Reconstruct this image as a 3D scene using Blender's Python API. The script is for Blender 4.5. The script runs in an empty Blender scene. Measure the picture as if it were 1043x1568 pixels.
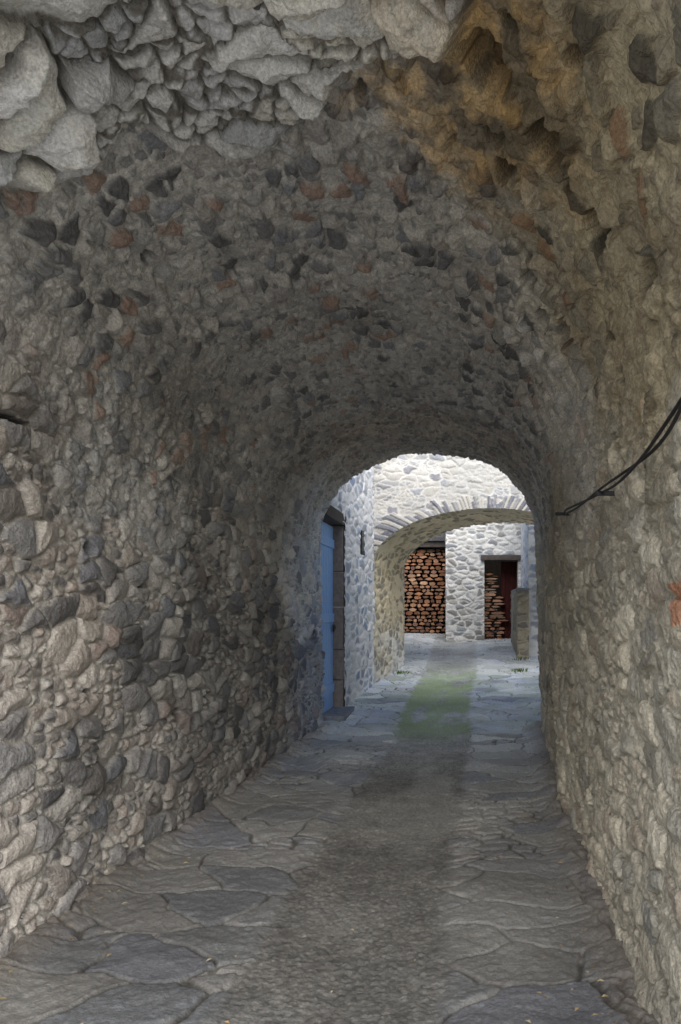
import bpy, math, random
import numpy as np
from mathutils import Vector
random.seed(7)
# ---------------------------------------------------------------- noise utils
def hsh(i,j,k):
    i=np.asarray(i).astype(np.int64).astype(np.uint64); j=np.asarray(j).astype(np.int64).astype(np.uint64)
    M=np.uint64(0xffffffff)
    n=(i*np.uint64(374761393)+j*np.uint64(668265263)+np.uint64(k*1274126177+12345))&M
    n=((n^(n>>np.uint64(13)))*np.uint64(1274126177))&M
    n=((n^(n>>np.uint64(15)))*np.uint64(2246822519))&M
    n=n^(n>>np.uint64(16))
    return n.astype(np.float32)/np.float32(4294967296.0)
def sm(a,b,x):
    t=np.clip((x-a)/(b-a),0,1); return t*t*(3-2*t)
def noise(x,y,k):
    xi=np.floor(x);yi=np.floor(y);fx=x-xi;fy=y-yi
    fx=fx*fx*(3-2*fx);fy=fy*fy*(3-2*fy)
    a=hsh(xi,yi,k);b=hsh(xi+1,yi,k);c=hsh(xi,yi+1,k);d=hsh(xi+1,yi+1,k)
    return (a*(1-fx)+b*fx)*(1-fy)+(c*(1-fx)+d*fx)*fy
def fbm(x,y,k,o=4):
    r=0;a=.5;t=0
    for q in range(o):
        r=r+a*noise(x*2**q+q*17.3,y*2**q+q*9.1,k+q);t+=a;a*=.5
    return r/t
def worley(x,y,k,jit=.85):
    xi=np.floor(x);yi=np.floor(y)
    best=np.full(x.shape,1e9);bx=np.zeros_like(x);by=np.zeros_like(x);cx=np.zeros_like(x);cy=np.zeros_like(x)
    pts=[]
    for di in (-1,0,1):
        for dj in (-1,0,1):
            ci=xi+di;cj=yi+dj
            px=ci+.5+jit*(hsh(ci,cj,k)-.5)-x;py=cj+.5+jit*(hsh(ci,cj,k+1)-.5)-y
            pts.append((px,py))
            d=px*px+py*py;m=d<best
            best=np.where(m,d,best);bx=np.where(m,px,bx);by=np.where(m,py,by);cx=np.where(m,ci,cx);cy=np.where(m,cj,cy)
    e=np.full(x.shape,1e9)
    for px,py in pts:
        dx=px-bx;dy=py-by;l=np.sqrt(dx*dx+dy*dy)
        v=np.where(l>1e-5,((px+bx)*dx+(py+by)*dy)*.5/np.maximum(l,1e-5),1e9)
        e=np.minimum(e,v)
    return e,cx,cy,-bx,-by,np.sqrt(best)
def stones(u,v,cu,cv,k,warp=.25,jit=.85,m0=.03,m1=.14,wf=1.0):
    s=min(cu,cv)
    wu=(fbm(u/s*.9*wf,v/s*.9*wf,k+31,3)-.5)*s*warp*2.2
    wv=(fbm(u/s*.9*wf+50,v/s*.9*wf,k+37,3)-.5)*s*warp*2.2
    e,cx,cy,dx,dy,f=worley((u+wu)/cu,(v+wv)/cv,k,jit)
    m=sm(m0,m1,e)
    dome=m*(.55+.45*sm(m0,.42,e))
    h=lambda q:hsh(cx,cy,k+100+q)
    ht=dome*(.35+.65*h(0))+m*(dx*(h(1)-.5)+dy*(h(2)-.5))*1.1
    return ht,m,h,e
def pal(r,cols):
    c=np.array(cols);n=len(c)
    return c[np.clip((r*n).astype(int),0,n-1)]
def mix(a,b,t):
    a=np.asarray(a);b=np.asarray(b);return a*(1-t[...,None])+b*t[...,None]
# ---------------------------------------------------------------- scene utils
def link(o,parent=None):
    bpy.context.scene.collection.objects.link(o)
    if parent: o.parent=parent
    return o
def empty(name):
    o=bpy.data.objects.new(name,None);return link(o)
def grid(name,P,C,mat,parent=None,keep=None,flip=False):
    n,m=P.shape[:2]
    idx=np.arange(n*m).reshape(n,m)
    q=np.stack([idx[:-1,:-1],idx[1:,:-1],idx[1:,1:],idx[:-1,1:]],-1)
    if keep is not None: q=q[keep]
    q=q.reshape(-1,4)
    if flip:q=q[:,::-1]
    me=bpy.data.meshes.new(name)
    me.vertices.add(n*m);me.vertices.foreach_set('co',P.reshape(-1).astype(np.float32))
    me.loops.add(q.size);me.loops.foreach_set('vertex_index',q.reshape(-1).astype(np.int32))
    me.polygons.add(len(q));me.polygons.foreach_set('loop_start',(np.arange(len(q))*4).astype(np.int32))
    me.update(calc_edges=True)
    me.polygons.foreach_set('use_smooth',np.ones(len(q),dtype=bool))
    a=me.attributes.new('Col','FLOAT_COLOR','POINT')
    col=np.ones((n*m,4),dtype=np.float32);col[:,:3]=np.clip(C.reshape(-1,3),0.005,.86)
    a.data.foreach_set('color',col.reshape(-1))
    me.materials.append(mat)
    return link(bpy.data.objects.new(name,me),parent)
def mat_attr(name,bumps,rough=.9,var=.35,vscale=35,color=None,spec=.25):
    m=bpy.data.materials.new(name);m.use_nodes=True;nt=m.node_tree;N=nt.nodes;L=nt.links
    b=N['Principled BSDF'];b.inputs['Roughness'].default_value=rough
    b.inputs['Specular IOR Level'].default_value=spec
    tc=N.new('ShaderNodeTexCoord')
    if color is None:
        at=N.new('ShaderNodeAttribute');at.attribute_name='Col';src=at.outputs['Color']
    else:
        at=N.new('ShaderNodeRGB');at.outputs[0].default_value=(*color,1);src=at.outputs[0]
    no=N.new('ShaderNodeTexNoise');no.inputs['Scale'].default_value=vscale;no.inputs['Detail'].default_value=4;no.inputs['Roughness'].default_value=.7
    L.new(tc.outputs['Object'],no.inputs['Vector'])
    mr=N.new('ShaderNodeMapRange');mr.inputs['From Min'].default_value=.25;mr.inputs['From Max'].default_value=.75
    mr.inputs['To Min'].default_value=1-var;mr.inputs['To Max'].default_value=1+var
    L.new(no.outputs['Fac'],mr.inputs['Value'])
    mx=N.new('ShaderNodeVectorMath');mx.operation='SCALE'
    L.new(src,mx.inputs[0]);L.new(mr.outputs[0],mx.inputs['Scale'])
    L.new(mx.outputs[0],b.inputs['Base Color'])
    prev=None
    for sc,dist,st in bumps:
        n2=N.new('ShaderNodeTexNoise');n2.inputs['Scale'].default_value=sc;n2.inputs['Detail'].default_value=3;n2.inputs['Roughness'].default_value=.65
        L.new(tc.outputs['Object'],n2.inputs['Vector'])
        bp=N.new('ShaderNodeBump');bp.inputs['Distance'].default_value=dist;bp.inputs['Strength'].default_value=st
        L.new(n2.outputs['Fac'],bp.inputs['Height'])
        if prev: L.new(prev.outputs[0],bp.inputs['Normal'])
        prev=bp
    if prev: L.new(prev.outputs[0],b.inputs['Normal'])
    return m
M_rub=mat_attr('rubble_masonry',[(70,.012,.9)],var=.42,vscale=90)
M_lane=mat_attr('slate_paving',[(70,.007,.9)],rough=.70,vscale=60,var=.34,spec=.35)
M_white=mat_attr('limewashed_masonry',[(35,.012,.7)],var=.14)
M_wood=mat_attr('grey_weathered_timber',[(30,.004,.5)],color=(.10,.085,.075),vscale=12)
M_blue=mat_attr('blue_door_paint',[(25,.001,.3)],color=(.34,.57,.95),rough=.5,var=.12,vscale=9)
M_red=mat_attr('dark_red_timber',[(30,.004,.5)],color=(.06,.013,.012),vscale=10)
M_metal=mat_attr('dark_iron',[(60,.001,.3)],color=(.04,.04,.045),rough=.5)
M_cable=mat_attr('black_cable_rubber',[(90,.001,.2)],color=(.03,.028,.028),rough=.6)
M_log=mat_attr('firewood_bark_and_ends',[(60,.006,.7)],vscale=50)
M_leaf=mat_attr('leaf_litter',[(90,.001,.3)],vscale=40)
M_roof=mat_attr('slate_roof',[(20,.02,.8)],color=(.13,.13,.14),vscale=5)
M_ground=mat_attr('pale_bounce_ground',[(20,.03,.8)],color=(.56,.54,.50),vscale=4,var=.15)  # pale tone set to bounce light up into the passage
M_slab=mat_attr('doorstep_slate',[(20,.01,.6)],color=(.24,.26,.30),vscale=12)
def boxes(name,bl,mat,parent=None,bev=.006):
    vs=[];fs=[]
    for (x0,x1,y0,y1,z0,z1) in bl:
        o=len(vs)
        vs+=[(x0,y0,z0),(x1,y0,z0),(x1,y1,z0),(x0,y1,z0),(x0,y0,z1),(x1,y0,z1),(x1,y1,z1),(x0,y1,z1)]
        fs+=[tuple(o+q for q in f) for f in ((0,3,2,1),(4,5,6,7),(0,1,5,4),(1,2,6,5),(2,3,7,6),(3,0,4,7))]
    me=bpy.data.meshes.new(name);me.from_pydata(vs,[],fs);me.materials.append(mat)
    o=link(bpy.data.objects.new(name,me),parent)
    if bev:
        b=o.modifiers.new('bevel','BEVEL');b.width=bev;b.segments=2;b.limit_method='ANGLE'
    return o
def G(y):   # ground height profile of the lane
    return np.clip((np.asarray(y,dtype=float)-9)*.075,0,.825)
# ---------------------------------------------------------------- TUNNEL
Y0,Y1=1.3,9.1
tunnel=empty('vaulted_stone_passage')
def Xl(y): return np.interp(y,[1,3,4.2,6,9.1],[-1.95,-1.95,-2.0,-1.97,-1.93])
def Xr(y): return np.interp(y,[1,3,6,9.1],[.60,.60,.62,.72])
def build_tunnel():
    nW,nV=330,950
    # angle samples by arclength
    th=np.linspace(math.pi,0,4000);e=2/2.3
    ex=np.sign(np.cos(th))*np.abs(np.cos(th))**e;ez=np.abs(np.sin(th))**e
    L=np.concatenate([[0],np.cumsum(np.hypot(np.diff(ex)*1.29,np.diff(ez)*1.25))])
    tt=np.linspace(0,L[-1],nV);thv=np.interp(tt,L,th)
    vx=np.sign(np.cos(thv))*np.abs(np.cos(thv))**e;vz=np.abs(np.sin(thv))**e
    zl=np.linspace(-.15,2.08,nW)
    ux=np.concatenate([-np.ones(nW),vx,np.ones(nW)])
    wz=np.concatenate([zl,np.full(nV,2.1),zl[::-1]]);uz=np.concatenate([np.zeros(nW),vz,np.zeros(nW)])
    rx=ux*1.29;rz=wz+uz*1.25
    S=np.concatenate([[0],np.cumsum(np.hypot(np.diff(rx),np.diff(rz)))])
    tx=np.gradient(rx,S);tz=np.gradient(rz,S)
    kk=np.ones(21)/21
    tx=np.convolve(np.pad(tx,10,'edge'),kk,'valid');tz=np.convolve(np.pad(tz,10,'edge'),kk,'valid')
    l=np.hypot(tx,tz);nx=tz/l;nz=-tx/l      # inward normal
    ys=np.exp(np.linspace(math.log(Y0),math.log(Y1),1150))
    lip=np.linspace(.45,.01,50)
    yy=np.concatenate([np.full(50,Y0),ys,np.full(50,Y1)])
    out=np.concatenate([lip,np.zeros(1150),lip[::-1]])
    ytex=np.concatenate([Y0-lip,ys,Y1+lip[::-1]])
    Yg,Sg=np.meshgrid(yy,S,indexing='ij');Yt=np.repeat(ytex[:,None],len(S),1);O=np.repeat(out[:,None],len(S),1)
    xl=Xl(Yg);xr=Xr(Yg);c=(xl+xr)/2;a=(xr-xl)/2
    rise=1.26+.10*sm(6.6,5.2,Yg)
    X=c+a*ux[None];Z=wz[None]+rise*uz[None]
    S2=S[-1]
    nS=fbm(Yt*1.3,Sg*1.3,901,4)-.5
    n2=fbm(Yt*.7,Sg*.7,921,3)-.5
    # region weights
    wl=sm(3.0,2.1,Sg+nS*1.8+ (Yt-5)*-.03)
    wr=sm(S2-2.9,S2-2.1,Sg+nS*1.6)
    wv=np.clip(1-wl-wr,0,1)
    yb=np.interp(S,[2.4,3.2,3.95,4.3,4.6,4.9,5.3],[2.2,2.5,2.95,2.85,2.6,2.2,1.3])[None]
    big=sm(yb+.07,yb-.07,Yt+nS*1.1)
    # layers
    hA,mA,hA_,eA=stones(Yt,Sg,.22,.12,11,warp=.35,m1=.10)
    hA2,mA2,hA2_,_=stones(Yt,Sg,.10,.06,71,warp=.3,m0=.06,m1=.2)
    useA=(hA_(5)<.66).astype(float)
    hw=hA*useA+hA2*.55*(1-useA);mw=mA*useA+mA2*mA*(1-useA)
    hV,mV,hV_,eV=stones(Yt,Sg,.13,.095,211,warp=.35,m0=.06,m1=.16)
    hV2,mV2,hV2_,_=stones(Yt,Sg,.06,.045,271,warp=.35,m0=.08,m1=.22)
    ex1=sm(.30,.5,fbm(Yt*1.8,Sg*1.8,951,3)+.12)    # how exposed the vault stones are
    ex1=ex1*(1-.45*sm(5.5,8,Yt))
    pres=(hV_(5)<.62)*1.0
    pr2=(hV2_(5)<.55)*1.0
    hB,mB,hB_,eB=stones(Yt,Sg,.16,.27,311,warp=.5,m0=.02,m1=.09)
    hB2,mB2,hB2_,_=stones(Yt,Sg,.06,.11,371,warp=.5,m0=.04,m1=.15)
    useB=(hB_(5)<.66)*1.0
    hB=hB*useB+hB2*.4*(1-useB);mB=mB*useB+mB2*(1-useB)*mB
    rough=fbm(Yt*28,Sg*28,981,3)-.5
    ridg=np.abs(fbm(Yt*16,Sg*16,991,3)-.5)*2
    slate=fbm(Yt*9,Sg*30,985,3)-.5
    lump=fbm(Yt*5,Sg*5,971,3)-.5
    d=(fbm(Yt*1.1,Sg*1.1,961,3)-.5)*.12
    d+=wl*(hw*.052+ rough*.012*mw)+wr*(hw*mw*.034+rough*.016+ridg*.010+lump*.03)
    v1=hV*pres*ex1; 
    d+=wv*(np.maximum(v1*.050,hV2*pr2*.020)+rough*.018+ridg*.014+lump*.05*sm(6,4.5,Yt))
    d=d*(1-big)+big*(.065+hB*.12+slate*.014+rough*.020+ridg*.012)
    # pits where stones dropped out
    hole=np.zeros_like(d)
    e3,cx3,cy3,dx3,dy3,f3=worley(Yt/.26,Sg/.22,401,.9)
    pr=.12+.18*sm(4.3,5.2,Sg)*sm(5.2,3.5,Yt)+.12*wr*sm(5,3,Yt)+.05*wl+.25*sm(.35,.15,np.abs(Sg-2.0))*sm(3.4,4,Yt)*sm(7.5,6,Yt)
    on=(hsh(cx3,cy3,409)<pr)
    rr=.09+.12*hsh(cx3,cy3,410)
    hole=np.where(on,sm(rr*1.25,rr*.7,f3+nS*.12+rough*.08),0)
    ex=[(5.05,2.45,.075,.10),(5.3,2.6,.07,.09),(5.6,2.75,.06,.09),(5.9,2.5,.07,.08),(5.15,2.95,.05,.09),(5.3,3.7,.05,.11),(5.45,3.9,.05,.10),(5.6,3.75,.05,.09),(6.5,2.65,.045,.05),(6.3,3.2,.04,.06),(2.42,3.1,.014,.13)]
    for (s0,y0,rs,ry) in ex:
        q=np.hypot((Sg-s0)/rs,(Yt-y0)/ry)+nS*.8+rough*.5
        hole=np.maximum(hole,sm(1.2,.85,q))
    peb=np.zeros_like(d)
    for (s0,y0,r) in [(5.35,4.15,.05),(5.5,4.3,.05),(5.25,4.4,.045),(5.62,4.1,.06),(5.4,4.55,.05),(5.75,4.4,.05)]:
        q=np.hypot((Sg-s0)/r,(Yt-y0)/(r*1.4))+rough*.3;peb+=np.sqrt(np.clip(1-q*q,0,1))
    d+=.04*peb
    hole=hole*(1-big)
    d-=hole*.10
    # colour
    mort=mix([.60,.585,.545],[.78,.76,.715],fbm(Yt*3,Sg*3,501,3))
    stW=pal(hA_(7),[(.27,.25,.235),(.43,.395,.36),(.53,.505,.47),(.15,.152,.162),(.60,.57,.525),(.32,.328,.342),(.45,.44,.43),(.65,.63,.59),(.38,.315,.29),(.21,.222,.255),(.30,.30,.31)])
    stW2=pal(hA2_(7),[(.28,.26,.245),(.42,.385,.355),(.52,.5,.465),(.19,.19,.197),(.49,.43,.39)])
    sw=mix(stW2,stW,useA)
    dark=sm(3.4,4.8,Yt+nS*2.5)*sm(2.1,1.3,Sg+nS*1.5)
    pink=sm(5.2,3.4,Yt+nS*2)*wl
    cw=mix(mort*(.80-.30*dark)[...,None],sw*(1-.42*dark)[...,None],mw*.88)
    cw=mix(cw,cw*np.array([1.07,1.0,.94]),pink*.7)
    cr=mix(np.array([.66,.60,.48])*np.ones(d.shape+(3,)),sw*np.array([1.04,.98,.83]),mw*.6)
    cr=cr*(.84+.16*mw)[...,None]
    vst=pal(hV_(7),[(.25,.255,.265),(.44,.435,.42),(.60,.575,.54),(.12,.125,.135),(.54,.50,.46),(.72,.69,.64),(.30,.315,.35),(.19,.195,.21),(.48,.46,.44),(.44,.31,.25)])
    vst2=pal(hV2_(7),[(.28,.28,.285),(.52,.50,.48),(.70,.67,.62),(.20,.20,.215)])
    cv=mix(mort*(.82+.24*sm(.05,.5,ridg))[...,None],vst2,mV2*pr2*.65)
    cv=mix(cv,vst,mV*pres*ex1*.88)
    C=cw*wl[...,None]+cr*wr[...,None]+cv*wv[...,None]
    cb=mix(np.array([.26,.245,.215])*np.ones(d.shape+(3,)),pal(hB_(7),[(.86,.85,.81),(.74,.74,.74),(.86,.86,.82),(.82,.80,.73),(.62,.63,.64)]),mB)
    cb=cb*(.8+.3*fbm(Yt*12,Sg*12,577,3))[...,None]
    C=mix(C,cb,big)
    wv_r=sm(4.4,5.6,Sg+nS)*(1-wr)
    C=mix(C,C*np.array([1.0,.95,.84]),wv_r*sm(6,4,Yt)*.8)
    # damp ochre stain
    q=np.hypot((Sg-5.05)/.52,(Yt-2.75)/.65)+nS*1.6+n2+rough*.4
    st=sm(1.25,.5,q)
    oc=mix([.12,.088,.05],[.60,.42,.20],sm(.38,.62,fbm(Yt*7,Sg*7,521,4)))
    C=mix(C,oc*(.6+.8*hV2_(3))[...,None],st*.70*(1-.55*big))
    q=np.hypot((Sg-5.7)/.75,(Yt-2.6)/1.2)+nS*1.6
    C=mix(C,C*np.array([.76,.69,.55]),sm(1.3,.5,q)*(1-big))
    exit_shade=sm(6.3,7.6,Yt+nS)*sm(2.8,3.6,Sg)*sm(S2-2.6,S2-3.3,Sg)  # vault dimmed towards the exit: grazing shade put into the colour
    C=mix(C,C*np.array([.92,.84,.75]),exit_shade)
    C=mix(C,C*np.array([1.05,1.18,1.45])*1.25,sm(7.2,8.6,Yt+nS)*wl)  # blue skylight from the exit painted into the left wall's colour
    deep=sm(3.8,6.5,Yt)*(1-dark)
    C=C*(1+.18*deep)[...,None]  # deep stonework lightened in colour, standing in for missing light
    q=np.hypot((Sg-6.1)/.5,(Yt-4.6)/.9)+nS*1.5
    C=mix(C,np.array([.76,.73,.68])*np.ones(d.shape+(3,)),sm(1.2,.5,q)*.45)
    C=mix(C,np.array([.76,.74,.7])*np.ones(d.shape+(3,)),np.clip(peb,0,1))
    # a broken brick in the right wall
    q=np.maximum(np.abs(Sg-(S2-1.66))/.06,np.abs(Yt-2.22)/.07)+rough*.6
    C=mix(C,np.array([.55,.24,.13])*np.ones(d.shape+(3,)),sm(1.1,.9,q)*.8)
    C=mix(C,C*.35,hole*.9)  # dirty pits, darkened further in colour to stand in for shade
    C=C*(.74+.52*fbm(Yt*2.1,Sg*2.1,531,4))[...,None]
    dd=d-O
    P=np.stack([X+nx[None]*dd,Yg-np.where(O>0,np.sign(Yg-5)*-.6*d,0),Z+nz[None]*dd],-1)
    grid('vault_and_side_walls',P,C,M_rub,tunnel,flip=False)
build_tunnel()
RT=3.95
# outer facades of the house over the passage (ring between arch and rectangle)
def facade(name,y,xa,xb,ztop,face):
    th=np.linspace(math.pi,0,60);e=2/2.3
    xl=float(Xl(y));xr=float(Xr(y));c=(xl+xr)/2;a=(xr-xl)/2
    pts=[(xl-.25,-.2)]+[(xl-.25,z) for z in (.5,1.2,1.8)]
    pts+=[(c+(a+.25)*np.sign(math.cos(t))*abs(math.cos(t))**e,2.1+(1.26+.25)*abs(math.sin(t))**e) for t in th]
    pts+=[(xr+.25,z) for z in (1.8,1.2,.5,-.2)]
    vs=[];cx,cz=c,1.5
    for (x,z) in pts:
        dx=x-cx;dz=z-cz
        ks=[]
        if dx>1e-6:ks.append((xb-cx)/dx)
        if dx<-1e-6:ks.append((xa-cx)/dx)
        if dz>1e-6:ks.append((ztop-cz)/dz)
        if dz<-1e-6:ks.append((-.2-cz)/dz)
        k=min(ks);k=max(k,1)
        vs+=[(x,y,z),(cx+dx*k,y,cz+dz*k)]
    vs+=[(xa,y,ztop),(xb,y,ztop),(xa,y,-.2),(xb,y,-.2)]
    n=len(pts);fs=[(2*i,2*i+1,2*i+3,2*i+2) for i in range(n-1)]
    o=2*n
    for ci,cond in ((o,lambda p,q:abs(p[0]-xa)<1e-4 and abs(q[2]-ztop)<1e-4),(o+1,lambda p,q:abs(p[2]-ztop)<1e-4 and abs(q[0]-xb)<1e-4)):
        for i in range(n-1):
            if cond(vs[2*i+1],vs[2*i+3]): fs.append((2*i+1,ci,2*i+3))
    fs.append((0,o+2,1));fs.append((2*n-2,2*n-1,o+3))
    me=bpy.data.meshes.new(name);me.from_pydata(vs,[],fs)
    a_=me.attributes.new('Col','FLOAT_COLOR','POINT')
    for k in range(len(vs)): a_.data[k].color=(.5,.47,.42,1)
    me.materials.append(M_rub);link(bpy.data.objects.new(name,me),tunnel)
facade('front_facade',Y0+.06,-4.5,3.2,RT,-1)
facade('rear_facade',Y1-.06,-4.5,3.2,RT,1)
boxes('roof_slab',[(-4.6,3.3,Y0-.1,Y1-.02,RT,RT+.1)],M_roof,tunnel)  # unseen roof added to block light from above, kept low for courtyard sun
boxes('flank_walls',[(-4.5,-4.3,Y0+.1,Y1-.1,-.2,RT),(3.0,3.2,Y0+.1,Y1-.1,-.2,RT)],M_ground,tunnel,0)
# ---------------------------------------------------------------- LANE
def build_lane():
    ys=np.concatenate([np.arange(-2.5,1.2,.03),np.exp(np.linspace(math.log(1.2),math.log(21),1050))])
    xs=np.linspace(-2.5,2.1,620)
    Y,X=np.meshgrid(ys,xs,indexing='ij')
    nS=fbm(X*1.5,Y*1.5,611,3)-.5
    h,m,hh,e=stones(X,Y,.50,.32,601,warp=.45,jit=.95,m0=.010,m1=.035,wf=.8)
    h2,m2,hh2,_=stones(X,Y,.19,.12,641,warp=.35,m0=.03,m1=.1)
    sub=(hh(6)<.18)*1.0
    cx=-.56+nS*.05
    hwid=.44+.02*(Y-8)*.3
    q=np.abs(X-cx-.03*np.sin(Y))
    strip=sm(hwid+.05,hwid-.05,q+(fbm(X*9,Y*9,615,3)-.5)*.12)
    mm=m*(1-sub)+m*m2*sub
    pe,pcx,pcy,_,_,pf=worley(X/.02,Y/.02,661,.9)
    peb=np.sqrt(np.clip(1-(pf/.55)**2,0,1))
    worn=fbm(X*7,Y*7,671,4)-.5
    fine=fbm(X*30,Y*30,673,3)-.5
    slab=mm*.011+(h*.007)*(1-sub)+h2*.006*sub+worn*.024+fine*.011
    agg=.004+peb*.005*(hsh(pcx,pcy,667)>.5)+worn*.014+fine*.007
    d=slab*(1-strip)+agg*strip
    d+=nS*.03-.03*np.exp(-((X+.56)/.5)**2)+.02
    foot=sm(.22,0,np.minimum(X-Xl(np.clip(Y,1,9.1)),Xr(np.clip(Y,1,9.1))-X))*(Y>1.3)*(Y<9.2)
    d+=foot*(.03+.05*fbm(X*12,Y*12,681,3))
    sc=pal(hh(7),[(.155,.158,.16),(.178,.178,.176),(.138,.143,.15),(.200,.197,.190),(.170,.166,.158),(.148,.152,.165),(.184,.18,.17)])
    sc=mix(sc,sc*.5+pal(hh2(7),[(.13,.13,.14),(.18,.175,.17),(.22,.21,.2)])*.5,sub)
    jn=mix([.075,.072,.066],[.21,.203,.187],sm(.42,.66,fbm(X*5,Y*5,691,3)))
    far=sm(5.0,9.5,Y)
    C=mix(jn*(1-.5*far)[...,None],sc,mm)
    C=C*(1+far*(1-strip)*(hh(8)*.8-.4)*mm)[...,None]
    ag=mix([.082,.079,.073],[.17,.165,.152],fbm(X*6,Y*6,693,4))
    ag=ag*(.65+.7*hsh(pcx,pcy,668))[...,None]
    C=mix(C,ag,strip*.88)
    w=sm(.52,.70,fbm(X*2.3,Y*1.1,695,5))
    C=mix(C,np.array([.31,.305,.285])*np.ones(C.shape),w*.3)
    C=C*(1+.75*sm(3.0,5.2,Y))[...,None]  # paving lightened further in, standing in for light the passage lacks
    C=mix(C,C*np.array([1.9,2.15,2.5]),far*(1-strip*.35))  # skylight at the exit put into the colour: bluer, brighter paving
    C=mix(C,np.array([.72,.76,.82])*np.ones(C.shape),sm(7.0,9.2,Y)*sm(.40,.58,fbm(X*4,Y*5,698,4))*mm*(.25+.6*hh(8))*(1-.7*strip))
    C=mix(C,np.array([.72,.70,.62])*np.ones(C.shape),sm(12.0,14.5,Y)*.35*mm)
    moss=sm(.38,.58,fbm(X*5,Y*3,697,4)+.14*strip-.03)*sm(8.0,9.4,Y)*sm(15,12,Y)
    C=mix(C,np.array([.33,.45,.22])*np.ones(C.shape),moss*(.22+.5*strip))
    C=mix(C,np.array([.60,.58,.54])*np.ones(C.shape),sm(1.6,1.0,Y)*.9)  # unseen front stretch made pale to bounce light onto the vault
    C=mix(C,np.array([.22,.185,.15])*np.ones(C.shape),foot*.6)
    C=C*(.74+.52*fbm(X*1.7,Y*1.7,699,4))[...,None]
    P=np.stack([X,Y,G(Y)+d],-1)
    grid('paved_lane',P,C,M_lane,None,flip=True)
build_lane()
def build_ground():
    ys=np.array([-120,-20,0,9,20,60,140.]);xs=np.array([-120,-20,0,20,120.])
    Y,X=np.meshgrid(ys,xs,indexing='ij')
    P=np.stack([X,Y,G(Y)-.08],-1)
    grid('ground',P,np.ones(P.shape)*.25,M_ground,None,flip=True)
build_ground()
# ---------------------------------------------------------------- generic wall sheets
def wall(name,p0,p1,z0,z1,style,seed,mat,parent,res=.015,hole=None,amp=1.0,curve=None):
    p0=np.array(p0,float);p1=np.array(p1,float);Ln=np.hypot(*(p1-p0));t=(p1-p0)/Ln
    n=np.array([t[1],-t[0]])            # normal to the right of p0->p1
    us=np.linspace(0,Ln,int(Ln/res)+2);zs=np.linspace(z0,z1,int((z1-z0)/res)+2)
    U,Zz=np.meshgrid(us,zs,indexing='ij')
    d,C=style(U,Zz,seed)
    d=d*amp
    P=np.stack([p0[0]+t[0]*U+n[0]*d,p0[1]+t[1]*U+n[1]*d,Zz],-1)
    keep=None
    if hole is not None:
        Uc=(U[:-1,:-1]+U[1:,1:])/2;Zc=(Zz[:-1,:-1]+Zz[1:,1:])/2
        keep=~hole(Uc,Zc)
    return grid(name,P,C,mat,parent,keep)
def st_white(U,Z,k):
    h,m,hh,e=stones(U,Z,.26,.14,k,warp=.3,m0=.02,m1=.16)
    n=fbm(U*3,Z*3,k+5,4)
    d=h*.022+(fbm(U*14,Z*14,k+6,3)-.5)*.012
    bare=((hh(5)<.45)*sm(.10,.2,e))*sm(.38,.5,n+.05)
    C=mix(np.array([.83,.83,.84])*np.ones(d.shape+(3,)),pal(hh(7),[(.30,.38,.54),(.42,.48,.60),(.34,.37,.45),(.48,.50,.54)]),bare*.9)
    C=C*(.88+.2*n)[...,None]
    return d,C
def st_grey(U,Z,k):
    h,m,hh,e=stones(U,Z,.22,.11,k,warp=.4,m0=.02,m1=.15)
    h3,m3,hh3,_=stones(U,Z,.11,.06,k+40,warp=.4,m0=.04,m1=.2)
    s=(hh(6)<.35)*1.0
    n=fbm(U*3,Z*3,k+5,4)
    d=(h*(1-s)+h3*.5*s)*.026+(fbm(U*14,Z*14,k+6,3)-.5)*.014
    m=m*(1-s)+m*m3*s
    C=mix(np.array([.56,.545,.51])*np.ones(d.shape+(3,)),pal(hh(7),[(.20,.20,.23),(.34,.34,.35),(.44,.42,.385),(.26,.28,.32),(.52,.50,.465),(.48,.46,.43)]),m*sm(.3,.5,n+.05)*.85)
    C=C*(.68+.48*n)[...,None]
    return d,C
def st_warm(U,Z,k):
    d,C=st_grey(U,Z,k);return d,C*np.array([.80,.74,.62])
def st_pale(U,Z,k):
    h,m,hh,e=stones(U,Z,.24,.12,k,warp=.35,m0=.02,m1=.15)
    n=fbm(U*3,Z*3,k+5,4)
    d=h*.026+(fbm(U*14,Z*14,k+6,3)-.5)*.012
    bare=(hh(5)<.58)*sm(.06,.15,e)*sm(.30,.43,n)
    C=mix(np.array([.74,.73,.705])*np.ones(d.shape+(3,)),pal(hh(7),[(.27,.275,.29),(.42,.40,.36),(.32,.34,.37),(.26,.25,.235)]),bare*.9)
    C=C*(.76+.38*n)[...,None]
    return d,C
# ---------------------------------------------------------------- LEFT HOUSE with blue door
house=empty('whitewashed_stone_house')
HT=4.3
wall('street_wall',(-1.95,9.1),(-1.86,10.35),-.1,HT,st_white,801,M_white,house,res=.012,
     hole=lambda U,Z:(U>.06)&(U<1.2)&(Z<2.66))
def winhole(U,Z): return (U>.82)&(U<1.06)&(Z>2.28)&(Z<2.66)
wall('street_wall_far',(-1.86,10.35),(-1.70,12.02),-.1,HT,st_white,811,M_white,house,res=.012,hole=winhole)
boxes('door_jamb',[(-2.3,-1.872,10.29,10.46,-.05,.5),(-2.3,-1.866,10.295,10.46,.51,.92),(-2.3,-1.875,10.285,10.46,.93,1.5),(-2.3,-1.87,10.29,10.46,1.51,1.98),(-2.3,-1.876,10.296,10.46,1.99,2.62)],mat_attr('jamb_stone',[(30,.01,.7)],color=(.27,.24,.22),vscale=14),house,.012)
boxes('door_lintel',[(-2.3,-1.86,9.12,10.5,2.625,2.78)],M_wood,house,.01)
pl=[]
for k in range(7):
    pl.append((-2.05,-2.01,9.2+k*.155,9.2+k*.155+.150,.12,2.60))
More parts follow.
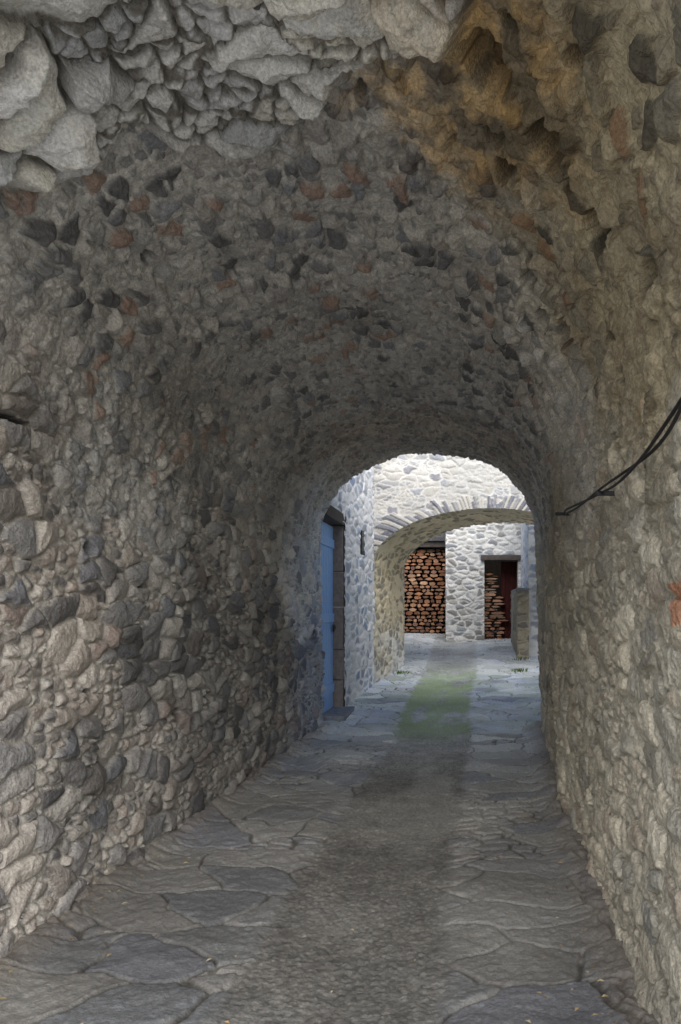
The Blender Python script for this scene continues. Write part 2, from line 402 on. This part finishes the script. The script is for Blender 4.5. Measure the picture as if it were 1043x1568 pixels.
boxes('blue_plank_door',pl,M_blue,house,.005)
boxes('door_rails',[(-2.01,-1.99,9.22,10.27,.35,.47),(-2.01,-1.99,9.22,10.27,1.3,1.42),(-2.01,-1.99,9.22,10.27,2.3,2.42)],M_blue,house,.004)
boxes('door_latch',[(-1.99,-1.97,10.12,10.18,1.17,1.27),(-1.98,-1.95,10.07,10.18,1.22,1.24)],M_metal,house,.004)
boxes('doorstep',[(-2.2,-1.70,9.45,10.35,-.05,.14)],M_slab,house,.03)
boxes('window_grille',[(-1.80,-1.785,11.18+.05*k,11.195+.05*k,2.28,2.66) for k in range(5)]+[(-1.80,-1.79,11.14,11.4,2.28+.09*k,2.29+.09*k) for k in range(5)],M_metal,house,0)
boxes('window_recess',[(-2.05,-1.95,11.0,11.55,2.1,2.8)],M_red,house,0)
boxes('roof_slab',[(-5.5,-1.90,9.15,14.0,HT,HT+.12)],M_roof,house,.01)
# ---------------------------------------------------------------- SECOND ARCHWAY
arch=empty('stone_archway_house')
AY0,AY1=12.0,14.0
def acen(y): return np.interp(y,[12,14],[.18,.48])
AS,AB,AA=2.15,.93,1.90
def st_arch(U,Z,k):
    d,C=st_grey(U,Z,k)
    C=C*.98+.05
    X=-2.4+U
    rx=(X-.18)/AA;rz=(Z-AS)/AB
    r=np.hypot(rx,rz);ang=np.arctan2(np.maximum(rz,0)*AB,rx*AA)
    dist=(r-1)*1.15
    ring=sm(.30,.27,dist)*(Z>AS-.02)*(dist>-.1)
    arc=ang*1.75+(fbm(U*3,Z*3,k+77,2)-.5)*.08
    idx=np.floor(arc/.085+.15*np.sin(dist*9));fr=arc/.085+.15*np.sin(dist*9)-idx
    e=np.minimum(fr,1-fr)
    hr=hsh(idx,idx*0,k+9)
    sel=(dist<.08+.22*hr)
    mk=sm(.03,.14,e)*sel*ring
    d2=mk*(.015+.03*hr)
    d=d*(1-ring*sel)+d2*ring
    vc=pal(hsh(idx,idx*0,k+11),[(.13,.13,.165),(.28,.28,.30),(.46,.44,.40),(.54,.52,.48),(.20,.21,.25),(.48,.47,.44)])
    C=mix(C,vc,mk*.85)
    return d,C
def ahole(U,Z):
    X=-2.4+U;rx=(X-.18)/AA;rz=(Z-AS)/AB
    return ((Z>AS)&(np.hypot(rx,rz)<1))|((Z<=AS)&(np.abs(rx)<1))
AT=4.6
wall('arch_front',(-2.4,AY0),(3.0,AY0),0,AT,st_arch,821,M_white,arch,res=.012,hole=ahole)
def build_arch_vault():
    nW,nV=130,300
    th=np.linspace(math.pi,0,nV)
    ux=np.concatenate([-np.ones(nW),np.cos(th),np.ones(nW)])
    zl=np.linspace(0,AS-.01,nW)
    wz=np.concatenate([zl,np.full(nV,AS),zl[::-1]]);uz=np.concatenate([np.zeros(nW),np.sin(th),np.zeros(nW)])
    rx=ux*AA;rz=wz+uz*AB
    S=np.concatenate([[0],np.cumsum(np.hypot(np.diff(rx),np.diff(rz)))])
    tx=np.gradient(rx,S);tz=np.gradient(rz,S);l=np.hypot(tx,tz);nx=tz/l;nz=-tx/l
    ys=np.linspace(AY0-.01,AY1,170)
    Y,Sg=np.meshgrid(ys,S,indexing='ij')
    d,C=st_pale(Y,Sg,831)
    n=fbm(Y*2,Sg*2,835,3)
    C=mix(C,C*np.array([1.05,.91,.66]),sm(.6,2.0,Sg+n)*.95+0*C[...,0])
    X=acen(Y)+ux[None]*AA;Z=wz[None]+uz[None]*AB
    dd=d-.01
    P=np.stack([X+nx[None]*dd,Y,Z+nz[None]*dd],-1)
    grid('arch_vault',P,C,M_white,arch)
build_arch_vault()
wall('arch_rear',(3.0,AY1),(-2.4,AY1),0,AT,st_grey,841,M_white,arch,res=.04,
     hole=lambda U,Z:((Z>AS)&(np.hypot((3-U-.48)/AA,(Z-AS)/AB)<1))|((Z<=AS)&(np.abs((3-U-.48)/AA)<1)))
boxes('roof_slab',[(-2.6,3.2,11.9,14.1,AT,AT+.12)],M_roof,arch,.01)
# ---------------------------------------------------------------- YARD beyond: woodshed + doorway wall
shed=empty('stone_woodshed')
wall('side_wall',(-2.35,14.0),(-2.35,20.7),0,3.2,st_pale,851,M_white,shed,res=.03)
wall('back_wall',(-2.4,20.6),(3.5,20.6),0,4.6,st_grey,861,M_white,shed,res=.04)
def dhole(U,Z): return (U>.93)&(U<1.72)&(Z<2.63)
wall('front_wall',(-.82,18.0),(2.6,18.0),.3,4.6,st_pale,871,M_white,shed,res=.016,hole=dhole,amp=1.4)
wall('pier_side',(-.82,18.9),(-.82,18.0),.3,4.6,st_pale,881,M_white,shed,res=.02)
boxes('door_lintel',[(.02,.99,17.9,18.15,2.625,2.75)],M_wood,shed,.012)
boxes('door_reveals',[(-.06,.105,18.03,18.4,.5,2.62),(.905,1.05,18.03,18.4,.5,2.62)],mat_attr('reveal_stone',[(20,.02,.8)],color=(.40,.37,.33)),shed,.01)
boxes('dark_red_door',[(.52+.1*k,.612+.1*k,18.4+.02*k,18.44+.02*k,.66,2.62) for k in range(4)],M_red,shed,.004)
boxes('shed_roof',[(-2.5,2.7,18.4,20.7,4.5,4.62),(-2.5,-.75,19.2,20.7,3.2,3.3)],M_roof,shed,.01)
boxes('shed_beam',[(-2.4,-.8,19.3,19.45,3.05,3.2)],M_wood,shed,.01)
boxes('interior_walls',[(-.75,2.6,20.0,20.1,.4,4.5),(1.3,1.4,18.1,20,.4,4.5),(-.78,-.70,18.3,20.0,.4,4.5)],M_wood,shed,0)
# firewood
def logs(name,xa,xb,za,zb,y,lx,lz,cols,parent=None,depth=.5,seed=1,slope=0):
    rnd=random.Random(seed);vs=[];fs=[];cl=[]
    z=za;row=0
    while z<zb:
        hz=lz*rnd.uniform(.75,1.25);x=xa-rnd.random()*lx*.5
        xe=xb-slope*(z-za)
        while x<xe:
            w=lx*rnd.uniform(.5,1.4);n=rnd.choice([4,5,6,7,8]);kind=rnd.random()
            cx=x+w/2;cz=z+hz/2+rnd.uniform(-.12,.12)*lz;o=len(vs);yo=y+rnd.uniform(-.05,.05)
            a0=rnd.random()*6.28;c=rnd.choice(cols);f=rnd.uniform(.55,1.25);c=tuple(q*f for q in c)
            prof=[]
            for k in range(n):
                a=a0+k*6.283/n+rnd.uniform(-.15,.15);r=rnd.uniform(.82,1.02)
                px=math.cos(a)*w*.5*r;pz=math.sin(a)*hz*.54*r
                if kind<.5: pz=max(pz,-hz*.2)
                prof.append((cx+px,cz+pz))
            vs+=[(p[0]*.97+cx*.03,yo,p[1]*.97+cz*.03) for p in prof]+[(p[0],yo+.012,p[1]) for p in prof]+[(p[0],yo+depth,p[1]) for p in prof]
            cl+=[c]*n+[tuple(q*.35 for q in c)]*(2*n)
            fs.append(tuple(range(o,o+n)))
            for b in (0,n):
                for k in range(n):
                    fs.append((o+b+k,o+b+(k+1)%n,o+b+n+(k+1)%n,o+b+n+k))
            x+=w*1.0
        z+=hz*.95;row+=1
    me=bpy.data.meshes.new(name);me.from_pydata(vs,[],fs)
    a=me.attributes.new('Col','FLOAT_COLOR','POINT')
    a.data.foreach_set('color',np.array([(c[0],c[1],c[2],1) for c in cl],dtype=np.float32).reshape(-1))
    me.materials.append(M_log);return link(bpy.data.objects.new(name,me),parent)
WC=[(.40,.20,.11),(.46,.26,.16),(.34,.16,.09),(.50,.31,.2),(.26,.15,.11),(.42,.22,.13)]
logs('firewood_stack',-2.3,-.86,.84,3.0,19.55,.19,.10,WC,seed=3)
logs('plank_stack',.12,.50,.70,2.3,18.3,.30,.075,[(.40,.2,.12),(.46,.26,.17),(.33,.17,.11),(.42,.3,.22)],seed=5,slope=.14)
# low garden wall and white house on the right
gw=empty('dry_stone_wall')
wall('wall_end',(.75,15.0),(.98,15.0),.3,1.85,st_warm,891,M_white,gw,res=.012,amp=2.0)
wall('wall_side',(.75,17.9),(.75,15.0),.3,1.85,st_warm,893,M_white,gw,res=.02)
boxes('wall_coping',[(.74,.99,14.98,16.0,1.84,1.89),(.75,1.0,16.02,17.0,1.85,1.9),(.74,.99,17.02,17.95,1.84,1.9)],M_slab,gw,.02)
wh=empty('white_house')
wall('front_wall',(.99,15.3),(4.0,15.3),0,4.4,st_white,895,M_white,wh,res=.03)
wall('side_wall',(.99,17.95),(.99,15.3),0,4.4,st_white,896,M_white,wh,res=.03)
boxes('roof_slab',[(.9,4.2,15.2,18.0,4.4,4.5)],M_roof,wh,.01)
cw=empty('courtyard_wall')
wall('face',(1.7,12.0),(1.7,9.1),0,2.0,st_pale,897,M_white,cw,res=.03)
boxes('coping',[(1.68,2.0,9.15,11.95,2.0,2.08)],M_slab,cw,.02)
# ---------------------------------------------------------------- cable
def cable(name,pts,r,parent,ph):
    cu=bpy.data.curves.new(name,'CURVE');cu.dimensions='3D';cu.bevel_depth=r;cu.bevel_resolution=3
    sp=cu.splines.new('NURBS');sp.points.add(len(pts)-1);sp.order_u=4;sp.use_endpoint_u=True
    for k,p in enumerate(pts): sp.points[k].co=(*p,1)
    cu.materials.append(M_cable);return link(bpy.data.objects.new(name,cu),parent)
cab=empty('electric_cable')
base=[(.47,1.50,2.04),(.50,1.87,2.0),(.51,2.21,1.965),(.515,2.7,1.97),(.52,3.23,2.0),(.53,4.12,2.05),(.55,5.0,2.13),(.66,5.5,2.13)]
B=np.array(base);tt=np.linspace(0,len(B)-1,14)
Bi=np.stack([np.interp(tt,np.arange(len(B)),B[:,q]) for q in range(3)],1)
for s,ph in ((0,0),(1,math.pi)):
    pts=[(p[0]+.009*math.cos(k*.8+ph),p[1],p[2]+.013*math.sin(k*.8+ph)) for k,p in enumerate(Bi)]
    cable('strand_%d'%(s+1),pts,.0055,cab,ph)
boxes('wall_clips',[(.5,.66,y-.008,y+.008,z-.02,z+.0) for y,z in ((3.23,2.0),(4.98,2.13))],M_metal,cab,.003)
# ---------------------------------------------------------------- small organic things
def scatter(name,items,mat):
    vs=[];fs=[];cl=[]
    for (tri,c) in items:
        o=len(vs);vs+=tri;fs.append(tuple(range(o,o+len(tri))));cl+=[c]*len(tri)
    me=bpy.data.meshes.new(name);me.from_pydata(vs,[],fs)
    a=me.attributes.new('Col','FLOAT_COLOR','POINT')
    a.data.foreach_set('color',np.array([(c[0],c[1],c[2],1) for c in cl],dtype=np.float32).reshape(-1))
    me.materials.append(mat);return link(bpy.data.objects.new(name,me),parent=None)
it=[]
for k in range(320):
    y=random.uniform(2,9);e_=random.random()
    if e_<.4: x=float(Xl(y))+.12+abs(random.gauss(0,.2))
    elif e_<.8: x=float(Xr(y))-.12-abs(random.gauss(0,.16))
    else: x=random.uniform(-1.7,.4)
    s=random.uniform(.006,.018);a=random.random()*6.28;z=.030+random.random()*.015+ (.05 if e_<.8 else 0)
    ca,sa=math.cos(a)*s,math.sin(a)*s
    c=random.choice([(.3,.2,.1),(.38,.28,.14),(.2,.13,.08),(.42,.35,.22)])
    it.append(([(x-ca,y-sa,z),(x+sa*.5,y-ca*.5,z+s*.4),(x+ca,y+sa,z+.002),(x-sa*.5,y+ca*.5,z+s*.3)],c))
scatter('fallen_leaves',it,M_leaf)
def tuft(name,cx,cy,cz,n,h,col,spread=.1,down=False):
    it=[]
    for k in range(n):
        a=random.random()*6.28;r=random.random()*spread;x=cx+math.cos(a)*r;y=cy+math.sin(a)*r
        hh=h*random.uniform(.5,1);b=random.uniform(.2,.8)*hh;w=.005
        sg=-1 if down else 1
        p1=(x+math.cos(a)*b*.4,y+math.sin(a)*b*.4,cz+sg*hh*.6);p2=(x+math.cos(a)*b,y+math.sin(a)*b,cz+sg*hh)
        f=random.uniform(.6,1.3);c=tuple(q*f for q in col)
        it.append(([(x-w,y,cz),(x+w,y,cz),(p1[0]+w,p1[1],p1[2]),p2,(p1[0]-w,p1[1],p1[2])],c))
    scatter(name,it,M_leaf)
for (x,y,n,h) in [(.72,13.4,60,.10),(.8,14.8,40,.10),(-1.4,13.2,40,.08)]:
    tuft('grass_tuft',x,y,float(G(y))+.01,n,h,(.10,.16,.04),.16)
# ---------------------------------------------------------------- light
el,az=math.radians(36),math.radians(-9)
sv=Vector((-math.sin(az)*math.cos(el),-math.cos(az)*math.cos(el),math.sin(el)))
sun=bpy.data.lights.new('sun','SUN');sun.energy=5;sun.angle=math.radians(64);sun.color=(1,.972,.93)
so=link(bpy.data.objects.new('sun',sun));so.rotation_euler=sv.to_track_quat('Z','Y').to_euler();so.location=(-5,-5,15)
w=bpy.data.worlds.new('World');bpy.context.scene.world=w;w.use_nodes=True
nt=w.node_tree;bg=nt.nodes['Background'];sk=nt.nodes.new('ShaderNodeTexSky');sk.sky_type='NISHITA';sk.sun_disc=False
sk.sun_elevation=el;sk.sun_rotation=math.atan2(sv.x,sv.y)
nt.links.new(sk.outputs[0],bg.inputs[0]);bg.inputs[1].default_value=.15
# ---------------------------------------------------------------- camera
cam=bpy.data.cameras.new('camera');cam.sensor_fit='VERTICAL';cam.sensor_height=36;cam.sensor_width=24
cam.lens=1150/1568*36;cam.shift_x=-(735-521.5)/1568;cam.shift_y=(930-784)/1568
cam.clip_start=.05;cam.clip_end=500
co=link(bpy.data.objects.new('camera',cam));co.location=(0,0,1.5);co.rotation_euler=(math.radians(90),0,0)
sc=bpy.context.scene;sc.camera=co
sc.view_settings.view_transform='Standard';sc.view_settings.look='None';sc.view_settings.exposure=0
